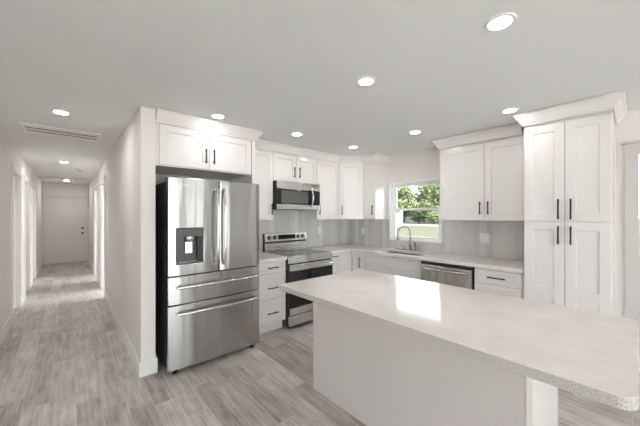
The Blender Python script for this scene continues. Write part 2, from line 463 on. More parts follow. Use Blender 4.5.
def panel_door(name, u0, u1, z1, face, axis, sign, panels, kn=None, mat_=None):
    """flat interior door with recessed panels. axis 'X': leaf lies in a plane x = face; 'Y': plane y = face; sign: facing direction"""
    bm = nb(); t = 0.044
    us = sorted({u0, u1} | {v for p in panels for v in p[:2]}); zs = sorted({0.008, z1} | {v for p in panels for v in p[2:]})
    ins = lambda a, b_: not any(p[0] < a < p[1] and p[2] < b_ < p[3] for p in panels)
    lo, hi = sorted((face, face - sign*t))
    cells(bm, us, zs, lo, hi, ins, 'YZ' if axis == 'X' else 'XZ')
    for p in panels:
        d0, d1 = sorted((face - sign*0.018, face - sign*(t-0.018)))
        if axis == 'X': box(bm, d0, d1, p[0], p[1], p[2], p[3])
        else:
            box(bm, p[0], p[1], d0, d1, p[2], p[3])
            for zz_ in (p[2], p[3]): box(bm, p[0]-0.02, p[1]+0.02, face-0.024, face, zz_-0.012, zz_+0.012)
            for uu_ in p[:2]: box(bm, uu_-0.012, uu_+0.012, face-0.024, face, p[2], p[3])
    return struct(name, bm, mat_ or M['door'])

# three left doors (leaf recessed 5 cm), a closed one at the hall end, one past the pantry
def knob(parent, x, y, z, axis, sign, m=M['black'], name='knob'):
    bm = nb()
    prof = [(0.03, 0), (0.03, 0.006), (0.012, 0.010), (0.012, 0.03), (0.026, 0.036), (0.028, 0.05), (0.018, 0.058)]
    if axis == 'Y': lathe(bm, prof, (x, y, z), 'Y', 16)
    else: lathe(bm, [(r, sign*h) for r, h in prof], (x, y, z), 'X', 16)
    return add_obj(name, bm, m, parent, smooth=True)
for i, (y0, y1) in enumerate(L):
    d = panel_door('door_%d' % (i+1), y0+0.003, y1-0.003, 2.035, HX0-0.05, 'X', 1,
        [(y0+0.12, y1-0.12, 1.05, 1.9), (y0+0.12, y1-0.12, 0.25, 0.85)], mat_=M['trim'])
    knob(d, HX0-0.05, y0+0.07, 0.95, 'X', 1)
d = panel_door('door_4', -4.375, -3.505, 1.985, 7.965, 'Y', -1,
    [(-4.23, -3.65, 1.015, 1.80), (-4.23, -3.65, 0.335, 0.81)])
knob(d, -3.563, 7.965, 0.89, 'Y', -1)
lathe_d = lathe(nb(), [(0.03, 0), (0.03, 0.012), (0.022, 0.02)], (-3.563, 7.965, 1.04), 'Y', 16)
add_obj('deadbolt', lathe_d, M['black'], d, smooth=True)
bm = nb()
box(bm, -4.44, -4.378, 7.975, 8.0, 0, 2.05); box(bm, -3.502, -3.435, 7.975, 8.0, 0, 2.05); box(bm, -4.44, -3.435, 7.975, 8.0, 1.988, 2.05)
box(bm, -4.44, -3.435, 7.88, 7.975, 1.99, 2.04)
struct('trim_%d' % k, bm, M['door']); k += 1
d = panel_door('door_5', DY0+0.003, DY1-0.003, 2.0, 0.03, 'X', -1,
    [(DY0+0.12, DY1-0.12, 1.05, 1.87), (DY0+0.12, DY1-0.12, 0.25, 0.85)], mat_=M['greydoor'])
knob(d, 0.03, DY1-0.07, 0.95, 'X', -1)
casing_x('trim_%d' % k, 0.0, -1, DY0, DY1, 2.0-0.0, w=0.09, t=0.02, cap=True).data.materials[0] = M['greydoor']; k += 1

# kitchen window: flush casing, deep reveal, vinyl double-hung sash
w1 = bpy.data.objects.new('window_1', None); COL.objects.link(w1); w1.location = (0.06, (WY0+WY1)/2, WZ0); w1['kind'] = 'structure'
w1['world_built'] = tuple(w1.location)
def wpart(name, bm, m, parent=w1): 
    bmesh.ops.translate(bm, verts=bm.verts, vec=-Vector(w1.location)); return add_obj(name, bm, m, parent)
del w1['world_built']
tw = 0.02
bm = nb()
box(bm, -0.016, 0.055, WY0, WY0+tw, WZ0, WZ1); box(bm, -0.016, 0.055, WY1-tw, WY1, WZ0, WZ1)
box(bm, -0.016, 0.055, WY0+tw, WY1-tw, WZ0, WZ0+tw); box(bm, -0.016, 0.055, WY0+tw, WY1-tw, WZ1-tw, WZ1)
wpart('reveal_lining', bm, M['vinyl'])
a, b_, c, d = WY0+tw, WY1-tw, WZ0+tw, WZ1-tw
zm = 1.53
fr_ = nb(); box(fr_, 0.03, 0.11, a, a+0.025, c, d); box(fr_, 0.03, 0.11, b_-0.025, b_, c, d)
box(fr_, 0.03, 0.11, a+0.025, b_-0.025, c, c+0.012); box(fr_, 0.03, 0.11, a+0.025, b_-0.025, d-0.015, d)
wpart('window_frame', fr_, M['vinyl'])
a += 0.025; b_ -= 0.025; c += 0.012; d -= 0.015
def sash(x0, z0, z1, w=0.030, nm='sash'):
    bm = nb(); box(bm, x0, x0+0.03, a, a+w, z0, z1); box(bm, x0, x0+0.03, b_-w, b_, z0, z1)
    box(bm, x0, x0+0.03, a+w, b_-w, z0, z0+w); box(bm, x0, x0+0.03, a+w, b_-w, z1-w, z1)
    s = wpart(nm, bm, M['vinyl'])
    g = bx(x0+0.012, x0+0.017, a+w, b_-w, z0+w, z1-w)
    wpart('glass_pane', g, M['glass'], s)
sash(0.075, zm-0.02, d, nm='upper_sash'); sash(0.04, c, zm+0.02, nm='lower_sash')

# ------------------------------------------------------------------ cabinets
PANTRY_END = -3.42
def handle(parent, x, z, yf, length=0.15, vert=True):
    bm = nb(); h = length/2; r = 0.006
    if vert:
        box(bm, x-r, x+r, yf-0.034, yf-0.024, z-h, z+h)
        for s in (-1, 1): box(bm, x-r*0.8, x+r*0.8, yf-0.026, yf+0.001, z+s*(h-0.02)-r*0.8, z+s*(h-0.02)+r*0.8)
    else:
        box(bm, x-h, x+h, yf-0.034, yf-0.024, z-r, z+r)
        for s in (-1, 1): box(bm, x+s*(h-0.02)-r*0.8, x+s*(h-0.02)+r*0.8, yf-0.026, yf+0.001, z-r*0.8, z+r*0.8)
    return add_obj('handle', bm, M['black'], parent, bevel=0.0015)

G = 0.0025
def front(parent, kind, x0, x1, z0, z1, yf, hx=None, hz=None, vert=True, hl=0.15, rail=0.06, railz=None):
    o = add_obj(kind, shaker(nb(), x0+G, x1-G, z0+G, z1-G, yf, rail=rail, railz=railz), M['cab'], parent)
    if hx is not None: handle(o, hx, hz, yf, hl, vert)
    return o

def cabinet(name, label, loc, rot, w, d, z0, z1, group=None, toe=0.0):
    """box carcass in local coords: x 0..w, y 0 (wall) .. -d, z from 0"""
    t = thing(name, label, 'cabinet', loc, rot, group)
    bm = nb()
    box(bm, 0.0005, w-0.0005, -d, -0.002, z0-loc[2]+toe, z1-loc[2])
    if toe: box(bm, 0.0005, w-0.0005, -d+0.06, -0.002, z0-loc[2], z0-loc[2]+toe)
    add_obj('carcass', bm, M['cab'], t)
    return t
RA, RB, RD = 0.0, -PI/2, -PI/4
UZ0, UZ1 = 1.372, 2.288
GU, GB = 'white upper wall cabinets', 'white base cabinets'
XM0, XM1 = -1.855, -1.083          # microwave / range bay

# cabinet over the refrigerator
fx0, fx1 = -3.296, -2.328
c = cabinet('wall_cabinet', 'deep white double-door cabinet right above the stainless refrigerator', (fx0, 0, 1.895), RA, fx1-fx0, 0.615, 1.895, UZ1, GU)
W = fx1-fx0
front(c, 'door', 0.03, W/2, 0.008, 0.385, -0.634, W/2-0.035, 0.14)
front(c, 'door', W/2, W-0.008, 0.008, 0.385, -0.634, W/2+0.045, 0.14)
o = tag(add_obj('end_panel', bx(-2.326, -2.292, -0.634, -0.002, 0, UZ1), M['cab']), 'tall narrow white panel on the right side of the refrigerator', 'cabinet panel')

# upper left of microwave
c = cabinet('wall_cabinet', 'white single-door wall cabinet between the refrigerator and the microwave', (-2.290, 0, UZ0), RA, 0.434, 0.31, UZ0, UZ1, GU)
front(c, 'door', 0.0, 0.434, 0.003, 0.905, -0.33, 0.434-0.028, 0.145)
# over microwave
c = cabinet('wall_cabinet', 'short white two-door wall cabinet directly above the microwave', (XM0, 0, 1.90), RA, XM1-XM0, 0.31, 1.90, UZ1, GU)
W = XM1-XM0
front(c, 'door', 0.0, W/2, 0.003, 0.377, -0.33, W/2-0.045, 0.14)
front(c, 'door', W/2, W, 0.003, 0.377, -0.33, W/2+0.045, 0.14)
# right of microwave
c = cabinet('wall_cabinet', 'white single-door wall cabinet right of the microwave with handle low on its left', (XM1+0.001, 0, UZ0), RA, 0.47, 0.31, UZ0, UZ1, GU)
front(c, 'door', 0.0, 0.468, 0.003, 0.905, -0.33, 0.04, 0.145)
# diagonal corner cabinet
c = thing('corner_wall_cabinet', 'white angled wall cabinet set diagonally in the kitchen corner', 'cabinet', (-0.47, -0.47, UZ0), RD, GU)
cx, cy = -0.47, -0.47
def wl2(x, y):
    dx, dy = x-cx, y-cy; ca, sa = math.cos(-RD), math.sin(-RD)
    return (dx*ca - dy*sa, dx*sa + dy*ca)
poly = [(-0.002, -0.002), (-0.610, -0.002), (-0.610, -0.315), (-0.595, -0.330), (-0.330, -0.595), (-0.315, -0.610), (-0.002, -0.610)]
add_obj('carcass', prism(nb(), [wl2(*p) for p in poly], 0, UZ1-UZ0), M['cab'], c)
yf = wl2(-0.4625, -0.4625)[1] - 0.019
front(c, 'door', -0.187, 0.187, 0.003, 0.905, yf, -0.187+0.04, 0.145)
# narrow one on the sink wall
c = cabinet('wall_cabinet', 'slim white wall cabinet beside the window, its side panel facing the room', (0, -0.611, UZ0), RB, 0.236, 0.31, UZ0, UZ1, GU)
front(c, 'door', 0.0, 0.236, 0.003, 0.905, -0.33, 0.236-0.045, 0.145, rail=0.055)
# double one right of window
UB0, UB1 = -1.866, -2.826
c = cabinet('wall_cabinet', 'wide white two-door wall cabinet between the window and the tall pantry', (0, UB0, UZ0), RB, UB0-UB1, 0.31, UZ0, UZ1, GU)
W = UB0-UB1; H2 = 0.520
front(c, 'door', 0.0, H2, 0.003, 0.890, -0.33, H2-0.04, 0.145, rail=0.07)
front(c, 'door', H2, W-0.003, 0.003, 0.890, -0.33, H2+0.045, 0.145, rail=0.07)
upperB = c
# pantry
c = cabinet('pantry_cabinet', 'tall white four-door pantry cabinet at the right end of the sink wall', (0, -2.830, 0), RB, 0.590, 0.611, 0.0, UZ1, toe=0.10)
W = 0.590; H2 = 0.300
front(c, 'door', 0.0, H2, 1.380, 2.262, -0.63, H2-0.042, 1.488, rail=0.07, hl=0.18)
front(c, 'door', H2, W, 1.380, 2.262, -0.63, H2+0.042, 1.488, rail=0.07, hl=0.18)
front(c, 'door', 0.0, H2, 0.105, 1.374, -0.63, H2-0.042, 1.258, rail=0.07, hl=0.16)
front(c, 'door', H2, W, 0.105, 1.374, -0.63, H2+0.042, 1.258, rail=0.07, hl=0.16)
pantry = c
# mid rail of the pantry's lower doors
for ch in c.children:
    if ch.name.startswith('door') and ch.children and min(v.co.z for v in ch.data.vertices) < 0.2:
        xs_ = [v.co.x for v in ch.data.vertices]; a, b_ = min(xs_), max(xs_)
        bm = nb(); bm.from_mesh(ch.data); box(bm, a+0.07, b_-0.07, -0.63, -0.62, 0.695, 0.785)
        bm.to_mesh(ch.data); bm.free()

# crown mouldings
def crown(name, path, closed_dir=1):
    """sweep a crown profile along a world XY polyline; the room lies to the right of the direction of travel"""
    prof = [(0.0, 2.283), (0.010, 2.283), (0.012, 2.296), (0.020, 2.302), (0.034, 2.325), (0.054, 2.355), (0.060, 2.370), (0.068, 2.376), (0.070, 2.391), (0.058, 2.392), (0.056, 2.398), (0.0, 2.398)]
    bm = nb(); rings = []
    pts = [Vector(p) for p in path]
    for i, p in enumerate(pts):
        ns = []
        if i > 0: d = (p-pts[i-1]).normalized(); ns.append(Vector((d.y, -d.x)))
        if i < len(pts)-1: d = (pts[i+1]-p).normalized(); ns.append(Vector((d.y, -d.x)))
        m_ = sum(ns, Vector((0, 0))).normalized(); sc = 1/max(0.3, m_.dot(ns[0]))
        rings.append([bm.verts.new((p.x+m_.x*o*sc, p.y+m_.y*o*sc, z)) for o, z in prof])
    k_ = len(prof)
    for a, b_ in zip(rings, rings[1:]):
        for j in range(k_):
            q = (j+1) % k_; bm.faces.new((a[j], a[q], b_[q], b_[j]))
    bm.faces.new(rings[0]); bm.faces.new(list(reversed(rings[-1])))
    return add_obj(name, bm, M['cab'])
GC = 'crown mouldings on the cabinets'
e = 0.0005
tag(crown('crown_moulding', [(-3.295, -0.6345), (-2.2925, -0.6345), (-2.2925, -0.42)]), 'white crown moulding above the refrigerator cabinet', 'moulding', GC)
tag(crown('crown_moulding', [(-2.288, -0.3305), (-0.610, -0.3305), (-0.3305, -0.610), (-0.3305, -0.8475), (-0.004, -0.8475)]), 'white crown moulding turning the corner from above the microwave to beside the window', 'moulding', GC)
tag(crown('crown_moulding', [(-0.004, UB0+e), (-0.3305, UB0+e), (-0.3305, -2.755)]), 'white crown moulding above the two-door cabinet right of the window', 'moulding', GC)
tag(crown('crown_moulding', [(-0.42, -2.8295), (-0.6305, -2.8295), (-0.6305, PANTRY_END-e), (-0.004, PANTRY_END-e)]), 'white crown moulding around the top of the tall pantry', 'moulding', GC)
# frieze strips between doors and crown are the carcass fronts
# base cabinets ------------------------------------------------------
BT = 0.875
def base(name, label, loc, rot, w): return cabinet(name, label, loc, rot, w, 0.585, 0.0, BT, GB, toe=0.115)
c = base('drawer_cabinet', 'white three-drawer base cabinet between the refrigerator and the range', (-2.290, 0, 0), RA, 0.449)
W = 0.449
for (z0, z1) in ((0.73, 0.868), (0.42, 0.727), (0.125, 0.417)):
    o = front(c, 'drawer', 0.0, W, z0, z1, -0.604, 0.25, (z0+z1)/2 - (0 if z1-z0 < .2 else 0.02), False, 0.15, rail=0.05, railz=0.035 if z1-z0 < .2 else 0.06)
c = base('base_cabinet', 'narrow white base cabinet just right of the range', (XM1+0.004, 0, 0), RA, 0.195)
front(c, 'drawer', 0, 0.195, 0.73, 0.868, -0.604, 0.0975, 0.835, False, 0.10, rail=0.04, railz=0.03)
front(c, 'door', 0, 0.195, 0.12, 0.727, -0.604, 0.155, 0.50, rail=0.04)
# corner base with an L-shaped carcass and two doors meeting in the corner
c = thing('corner_base_cabinet', 'white L-shaped base cabinet in the inner corner with two hinged doors', 'cabinet', (0, 0, 0), 0, GB)
bm = nb()
def in_c(x, y): return not (x < -0.585 and y < -0.585)
cells(bm, [-0.883, -0.585, -0.002], [-0.842, -0.585, -0.002], 0.115, BT, in_c)
cells(bm, [-0.883, -0.52, -0.002], [-0.842, -0.52, -0.002], 0.0, 0.115, lambda x, y: not (x < -0.52 and y < -0.52))
add_obj('carcass', bm, M['cab'], c)
front(c, 'door', -0.882, -0.606, 0.12, 0.868, -0.604, rail=0.055)
bm = shaker(nb(), 0.606+G, 0.842-G, 0.12+G, 0.868-G, -0.604, rail=0.055)
bmesh.ops.rotate(bm, verts=bm.verts, cent=(0,0,0), matrix=Matrix.Rotation(RB, 3, 'Z'))
o = add_obj('door', bm, M['cab'], c)
h = handle(o, 0.777, 0.728, -0.604, 0.155)
h.data.transform(Matrix.Rotation(RB, 4, 'Z'))
# sink base
c = base('sink_cabinet', 'white base cabinet with a false drawer front below the sink', (0, -0.843, 0), RB, 0.910)
W = 0.910
front(c, 'false_front', 0.0, W, 0.705, 0.868, -0.604, rail=0.06, railz=0.03)
front(c, 'door', 0.0, W/2, 0.12, 0.702, -0.604, W/2-0.04, 0.53)
front(c, 'door', W/2, W, 0.12, 0.702, -0.604, W/2+0.04, 0.53)
# hollow it for the basin: replace the carcass with an open-topped one
for ch in c.children:
    if ch.name.startswith('carcass'):
        bm = nb(); t = 0.018
        box(bm, 0.0005, t, -0.585, -0.002, 0.115, BT); box(bm, W-t, W-0.0005, -0.585, -0.002, 0.115, BT)
        box(bm, t, W-t, -0.020, -0.002, 0.115, BT); box(bm, t, W-t, -0.585, -0.565, 0.115, BT)
        box(bm, t, W-t, -0.565, -0.020, 0.115, 0.135); box(bm, 0.0005, W-0.0005, -0.525, -0.002, 0, 0.115)
        bm.to_mesh(ch.data); bm.free()
# drawers right of dishwasher
c = base('drawer_cabinet', 'white drawer base cabinet between the dishwasher and the tall pantry', (0, -2.378, 0), RB, 0.450)
W = 0.432
for i, (z0, z1) in enumerate(((0.715, 0.862), (0.42, 0.712), (0.125, 0.417))):
    front(c, 'drawer', 0.0, W, z0, z1, -0.604, 0.215, (z0+z1)/2 - (0 if i == 0 else 0.02), False, 0.165, rail=0.05, railz=0.04)

# worktops -----------------------------------------------------------
WT0, WT1 = 0.876, 0.914
o = add_obj('worktop', bx(-2.291, -1.842, -0.635, -0.002, WT0, WT1), M['quartz'], bevel=0.003)
tag(o, 'short speckled quartz worktop left of the range, on the three-drawer cabinet', 'worktop', 'quartz worktops')
SK = (-0.535, -0.150, -1.690, -1.000)
def in_w(x, y):
    if x < -0.635 and y < -0.635: return False
    if SK[0] < x < SK[1] and SK[2] < y < SK[3]: return False
    return True
o = add_obj('worktop', cells(nb(), [XM1+0.004, -0.635, SK[0], SK[1], -0.002], [-2.8285, SK[2], SK[3], -0.635, -0.002], WT0, WT1, in_w), M['quartz'], bevel=0.003)
tag(o, 'long L-shaped speckled quartz worktop running from the range past the sink to the pantry', 'worktop', 'quartz worktops')

# backsplash
bm = nb()
cells(bm, [-2.290, XM0-0.001, XM1+0.001, -0.002], [WT1+0.001, UZ0-0.002, 1.512], -0.010, -0.001, lambda x, z: z < UZ0 or XM0 < x < XM1, 'XZ')
tag(add_obj('backsplash', bm, M['tile']), 'grey chevron tile backsplash on the wall behind the range', 'backsplash', 'grey tile backsplashes')
bm = nb()
cells(bm, [-2.8285, WY0-0.001, WY1+0.001, -0.011], [WT1+0.001, WZ0-0.001, UZ0-0.002], -0.010, -0.001, lambda y, z: not (WY0 < y < WY1 and z > WZ0-0.001), 'YZ')
tag(add_obj('backsplash', bm, M['tile']), 'grey chevron tile backsplash around and under the kitchen window', 'backsplash', 'grey tile backsplashes')

# ------------------------------------------------------------------ sink, faucet, soap dispenser
t = thing('sink', 'undermount stainless sink basin let into the quartz worktop below the window', 'sink', ((SK[0]+SK[1])/2, (SK[2]+SK[3])/2, 0.69))
t['world_built'] = tuple(t.location)
bm = nb()
x0, x1, y0, y1 = SK[0]-0.004, SK[1]+0.004, SK[2]-0.004, SK[3]+0.004; zb, zt, th = 0.69, 0.8745, 0.004
box(bm, x0-th, x0, y0-th, y1+th, zb, zt); box(bm, x1, x1+th, y0-th, y1+th, zb, zt)
box(bm, x0, x1, y0-th, y0, zb, zt); box(bm, x0, x1, y1, y1+th, zb, zt); box(bm, x0, x1, y0, y1, zb, zb+th)
add_obj('basin', bm, M['steel_dark'], t)
add_obj('drain', lathe(nb(), [(0.045, 0), (0.045, 0.004), (0.03, 0.003)], ((x0+x1)/2+0.06, (y0+y1)/2, zb+th), 'Z', 20), M['chrome'], t, smooth=True)
del t['world_built']

fz = WT1 + 0.0005
t = thing('faucet', 'tall gooseneck brushed nickel faucet in front of the window', 'faucet', (-0.10, -1.315, fz))
add_obj('base', lathe(nb(), [(0.028, 0), (0.028, 0.008), (0.021, 0.02), (0.019, 0.09), (0.014, 0.10)], (0, 0, 0), 'Z', 18), M['nickel'], t, smooth=True)
pts = [(0, 0, 0.09), (0, 0, 0.20), (0, 0, 0.27)]
dirx, diry = -0.62, 0.78
Rg = 0.088
for i in range(1, 13):
    a = PI - PI*1.02*i/12
    q = Rg*(1+math.cos(a)); pts.append((dirx*q, diry*q, 0.27 + Rg*math.sin(a)*0.95))
add_obj('spout', tube(nb(), pts, 0.0125, 12), M['nickel'], t, smooth=True)
ex, ey, ez = pts[-1]
add_obj('spray_head', tube(nb(), [(ex, ey, ez+0.005), (ex, ey, ez-0.02), (ex+dirx*0.004, ey+diry*0.004, ez-0.09), (ex+dirx*0.005, ey+diry*0.005, ez-0.115)], [0.014, 0.016, 0.019, 0.017], 12), M['nickel'], t, smooth=True)
t = thing('lever_tap', 'low nickel lever handle on the worktop left of the faucet', 'tap', (-0.10, -1.205, fz))
add_obj('base', lathe(nb(), [(0.024, 0), (0.024, 0.006), (0.017, 0.014), (0.016, 0.045), (0.010, 0.052)], (0, 0, 0), 'Z', 16), M['nickel'], t, smooth=True)
add_obj('lever', tube(nb(), [(0, 0, 0.046), (-0.02, 0.025, 0.055), (-0.04, 0.055, 0.062)], [0.008, 0.007, 0.006], 8), M['nickel'], t, smooth=True)
t = thing('side_sprayer', 'upright nickel side sprayer on the worktop just right of the faucet', 'sprayer', (-0.10, -1.385, fz))
add_obj('base', lathe(nb(), [(0.023, 0), (0.023, 0.006), (0.017, 0.014), (0.014, 0.04)], (0, 0, 0), 'Z', 16), M['nickel'], t, smooth=True)
add_obj('head', tube(nb(), [(0, 0, 0.038), (0, 0, 0.08), (-0.004, 0.002, 0.105), (-0.016, 0.012, 0.122)], [0.011, 0.014, 0.016, 0.014], 12), M['nickel'], t, smooth=True)
t = thing('soap_dispenser', 'short nickel soap dispenser rightmost beside the faucet', 'soap dispenser', (-0.10, -1.447, fz))
add_obj('base', lathe(nb(), [(0.022, 0), (0.022, 0.006), (0.014, 0.012), (0.012, 0.05)], (0, 0, 0), 'Z', 16), M['nickel'], t, smooth=True)
add_obj('pump', tube(nb(), [(0, 0, 0.045), (0, 0, 0.072), (-0.018, 0.0, 0.08), (-0.055, 0.0, 0.074)], [0.008, 0.009, 0.008, 0.006], 10), M['nickel'], t, smooth=True)

# ------------------------------------------------------------------ refrigerator
t = thing('refrigerator', 'large stainless french-door refrigerator with water dispenser and two bottom drawers', 'refrigerator', (-3.237, 0, 0))
FWd, FH = 0.908, 1.775
yF, dt = -0.816, 0.080
bm = nb(); box(bm, 0.012, FWd-0.012, yF+dt+0.008, -0.10, 0.035, FH-0.03)
add_obj('body', bm, M['side'], t, bevel=0.004)
add_obj('base_grille', bx(0.03, FWd-0.03, yF+dt+0.02, yF+dt+0.07, 0.012, 0.034), M['blackplastic'], t)
for x in (0.07, FWd-0.07):
    add_obj('foot', lathe(nb(), [(0.022, 0.001), (0.022, 0.012), (0.012, 0.016), (0.012, 0.034)], (x, yF+0.055, 0), 'Z', 14), M['blackplastic'], t, smooth=True)
for x in (0.06, FWd-0.06):
    add_obj('hinge_cover', bx(x-0.045, x+0.045, yF+0.03, yF+0.17, FH-0.029, FH+0.006), M['side'], t, bevel=0.006)
def bulged(x0, x1, z0, z1, y, th, bul, hole=None, nx=16):
    """door panel with a gently bowed face; optional rectangular hole (x0,x1,z0,z1)"""
    bm = nb()
    xs = [x0+(x1-x0)*i/nx for i in range(nx+1)]
    if hole: xs = sorted(set([x for x in xs if min(abs(x-hole[0]), abs(x-hole[1])) > 0.008 or x in (x0, x1)] + [hole[0], hole[1]]))
    zs = [z0, z1] if not hole else [z0, hole[2], hole[3], z1]
    cells(bm, xs, zs, 0.0, 1.0, lambda a, b_: not (hole and hole[0] < a < hole[1] and hole[2] < b_ < hole[3]), 'XZ')
    for v in bm.verts:
        s = (v.co.x-x0)/(x1-x0)
        if v.co.y < 0.5: v.co.y = y + bul*(2*s-1)**4 * 1.0
        else: v.co.y = y + th
    return bm
mid = FWd/2 + 0.006
DISP = (0.068, 0.305, 0.992, 1.315)
dl = add_obj('left_door', bulged(0.0, mid-0.003, 0.887, FH, yF, dt, 0.012, DISP), M['steel'], t, bevel=0.006, smooth=True)
dr = add_obj('right_door', bulged(mid+0.003, FWd, 0.887, FH, yF, dt, 0.012), M['steel'], t, bevel=0.006, smooth=True)
# water and ice dispenser
x0, x1, z0, z1 = DISP
bm = nb(); fw = 0.008
box(bm, x0, x0+fw, yF-0.004, yF+0.06, z0, z1); box(bm, x1-fw, x1, yF-0.004, yF+0.06, z0, z1)
box(bm, x0+fw, x1-fw, yF-0.004, yF+0.06, z0, z0+fw); box(bm, x0+fw, x1-fw, yF-0.004, yF+0.06, z1-fw, z1)
box(bm, x0+fw, x1-fw, yF+0.055, yF+0.06, z0+fw, z1-fw)
dp = add_obj('dispenser', bm, M['dispgrey'], dl)
add_obj('control_panel', bx(x0+fw, x1-fw, yF+0.004, yF+0.05, z1-0.075, z1-fw-0.001), M['dispgrey'], dp)
add_obj('nozzle', lathe(nb(), [(0.035, 0), (0.045, 0.02), (0.045, 0.045)], ((x0+x1)/2, yF+0.025, z1-0.122), 'Z', 18), M['steel_dark'], dp, smooth=True)
add_obj('paddle', bx((x0+x1)/2-0.036, (x0+x1)/2+0.03, yF+0.03, yF+0.042, z1-0.235, z1-0.125), M['chrome'], dp, bevel=0.004)
add_obj('side_wall', bx(x1-fw-0.045, x1-fw-0.001, yF+0.002, yF+0.053, z0+fw+0.001, z1-0.077), M['blackplastic'], dp)
add_obj('drip_tray', bx(x0+fw+0.01, x1-fw-0.05, yF+0.005, yF+0.05, z0+fw+0.001, z0+fw+0.012), M['grey'], dp)
add_obj('badge', bx(0.115, 0.165, yF-0.0015, yF+0.012, 1.705, 1.714), M['chrome'], dl)
f1 = add_obj('drawer', bulged(0.0, FWd, 0.628, 0.880, yF, dt, 0.012), M['steel'], t, bevel=0.006, smooth=True)
f2 = add_obj('drawer', bulged(0.0, FWd, 0.042, 0.620, yF, dt, 0.012), M['steel'], t, bevel=0.006, smooth=True)
def vhandle(parent, x, z0, z1, y):
    bm = nb(); N = 14; pts = []
    for i in range(N+1):
        s = i/N; pts.append((x, y - 0.062 + 0.030*(2*s-1)**4, z0+(z1-z0)*s))
    tube(bm, [(x, y+0.004, z0+0.004)] + pts + [(x, y+0.004, z1-0.004)], 0.0125, 12)
    return add_obj('handle', bm, M['chrome'], parent, smooth=True)
vhandle(dl, mid-0.036, 0.955, 1.690, yF); vhandle(dr, mid+0.036, 0.955, 1.690, yF)
def hhandle(parent, x0, x1, z, y, m=M['chrome'], bow=0.02, off=0.055, r=0.014):
    bm = nb(); N = 14; pts = []
    for i in range(N+1):
        s = i/N; pts.append((x0+(x1-x0)*s, y - off + bow*(2*s-1)**2, z))
    tube(bm, [(x0+0.004, y+0.004, z)] + pts + [(x1-0.004, y+0.004, z)], r, 12)
    return add_obj('handle', bm, m, parent, smooth=True)
hhandle(f1, 0.075, FWd-0.05, 0.785, yF); hhandle(f2, 0.075, FWd-0.05, 0.548, yF)

# ------------------------------------------------------------------ range
t = thing('range', 'freestanding stainless electric range with black oven glass and rear control panel', 'range', (-1.838, 0, 0))
RWd = 0.752
add_obj('body', bx(0.0, RWd, -0.645, -0.022, 0.03, 0.902), M['blackplastic'], t, bevel=0.003)
for x in (0.05, RWd-0.05):
    for y in (-0.60, -0.08):
        add_obj('foot', lathe(nb(), [(0.018, 0.001), (0.018, 0.01), (0.01, 0.012), (0.01, 0.031)], (x, y, 0), 'Z', 12), M['blackplastic'], t, smooth=True)
ck = add_obj('cooktop', bx(0.010, RWd-0.010, -0.636, -0.095, 0.9025, 0.9125), M['blackglass'], t, bevel=0.002)
bm = nb(); box(bm, -0.002, 0.010, -0.65, -0.09, 0.9025, 0.916); box(bm, RWd-0.010, RWd+0.002, -0.65, -0.09, 0.9025, 0.916); box(bm, 0.010, RWd-0.010, -0.65, -0.636, 0.9025, 0.916)
add_obj('cooktop_frame', bm, M['steel_light'], t)
for x, y, r in ((0.20, -0.48, 0.105), (0.55, -0.48, 0.085), (0.20, -0.22, 0.075), (0.55, -0.22, 0.095)):
    bm = nb(); lathe(bm, [(r, 0), (r, 0.0004), (r-0.004, 0.0004), (r-0.004, 0)], (x, y, 0.9128), 'Z', 32, cap=False)
    add_obj('burner_ring', bm, M['grey'], ck)
bg = add_obj('backguard', bx(0.004, RWd-0.004, -0.082, -0.022, 0.903, 1.172), M['blackplastic'], t, bevel=0.004)
add_obj('lower_panel', bx(0.006, RWd-0.006, -0.092, -0.083, 0.914, 1.035), M['steel_light'], bg, bevel=0.002)
bm = nb(); a = [(-0.092, 1.062), (-0.083, 1.062), (-0.070, 1.170), (-0.079, 1.172)]
cpv = [[bm.verts.new((x, y-0.004, z)) for y, z in a] for x in (0.004, RWd-0.004)]
for i in range(4): bm.faces.new((cpv[0][i], cpv[0][(i+1)%4], cpv[1][(i+1)%4], cpv[1][i]))
bm.faces.new(cpv[0]); bm.faces.new(list(reversed(cpv[1])))
cp = add_obj('control_panel', bm, M['steel_light'], bg)
add_obj('display', bx(0.225, 0.525, -0.0965, -0.085, 1.085, 1.150), M['blackglass'], cp)
for x in (0.075, 0.165, 0.585, 0.675):
    add_obj('knob', lathe(nb(), [(0.030, 0.0), (0.030, 0.004), (0.024, 0.005), (0.022, 0.028), (0.017, 0.031)], (x, -0.0885, 1.115), 'Y', 20), M['black'], cp, smooth=True)
    add_obj('knob_face', lathe(nb(), [(0.017, 0.0), (0.016, 0.003)], (x, -0.1195, 1.115), 'Y', 20), M['chrome'], cp, smooth=True)
add_obj('front_rail', bx(0.0, RWd, -0.672, -0.646, 0.825, 0.9015), M['steel_light'], t, bevel=0.004)
od = add_obj('oven_door', bx(0.004, RWd-0.004, -0.680, -0.646, 0.272, 0.815), M['blackglass'], t, bevel=0.004)
add_obj('door_band', bx(0.004, RWd-0.004, -0.686, -0.6805, 0.735, 0.813), M['steel_light'], od, bevel=0.002)
add_obj('door_base_band', bx(0.004, RWd-0.004, -0.686, -0.6805, 0.180, 0.268), M['steel_light'], od, bevel=0.002)
hhandle(od, 0.035, RWd-0.035, 0.775, -0.684, M['chrome'], 0.006, 0.045, 0.013)
dw = add_obj('storage_drawer', bx(0.004, RWd-0.004, -0.684, -0.646, 0.045, 0.170), M['steel_light'], t, bevel=0.004)

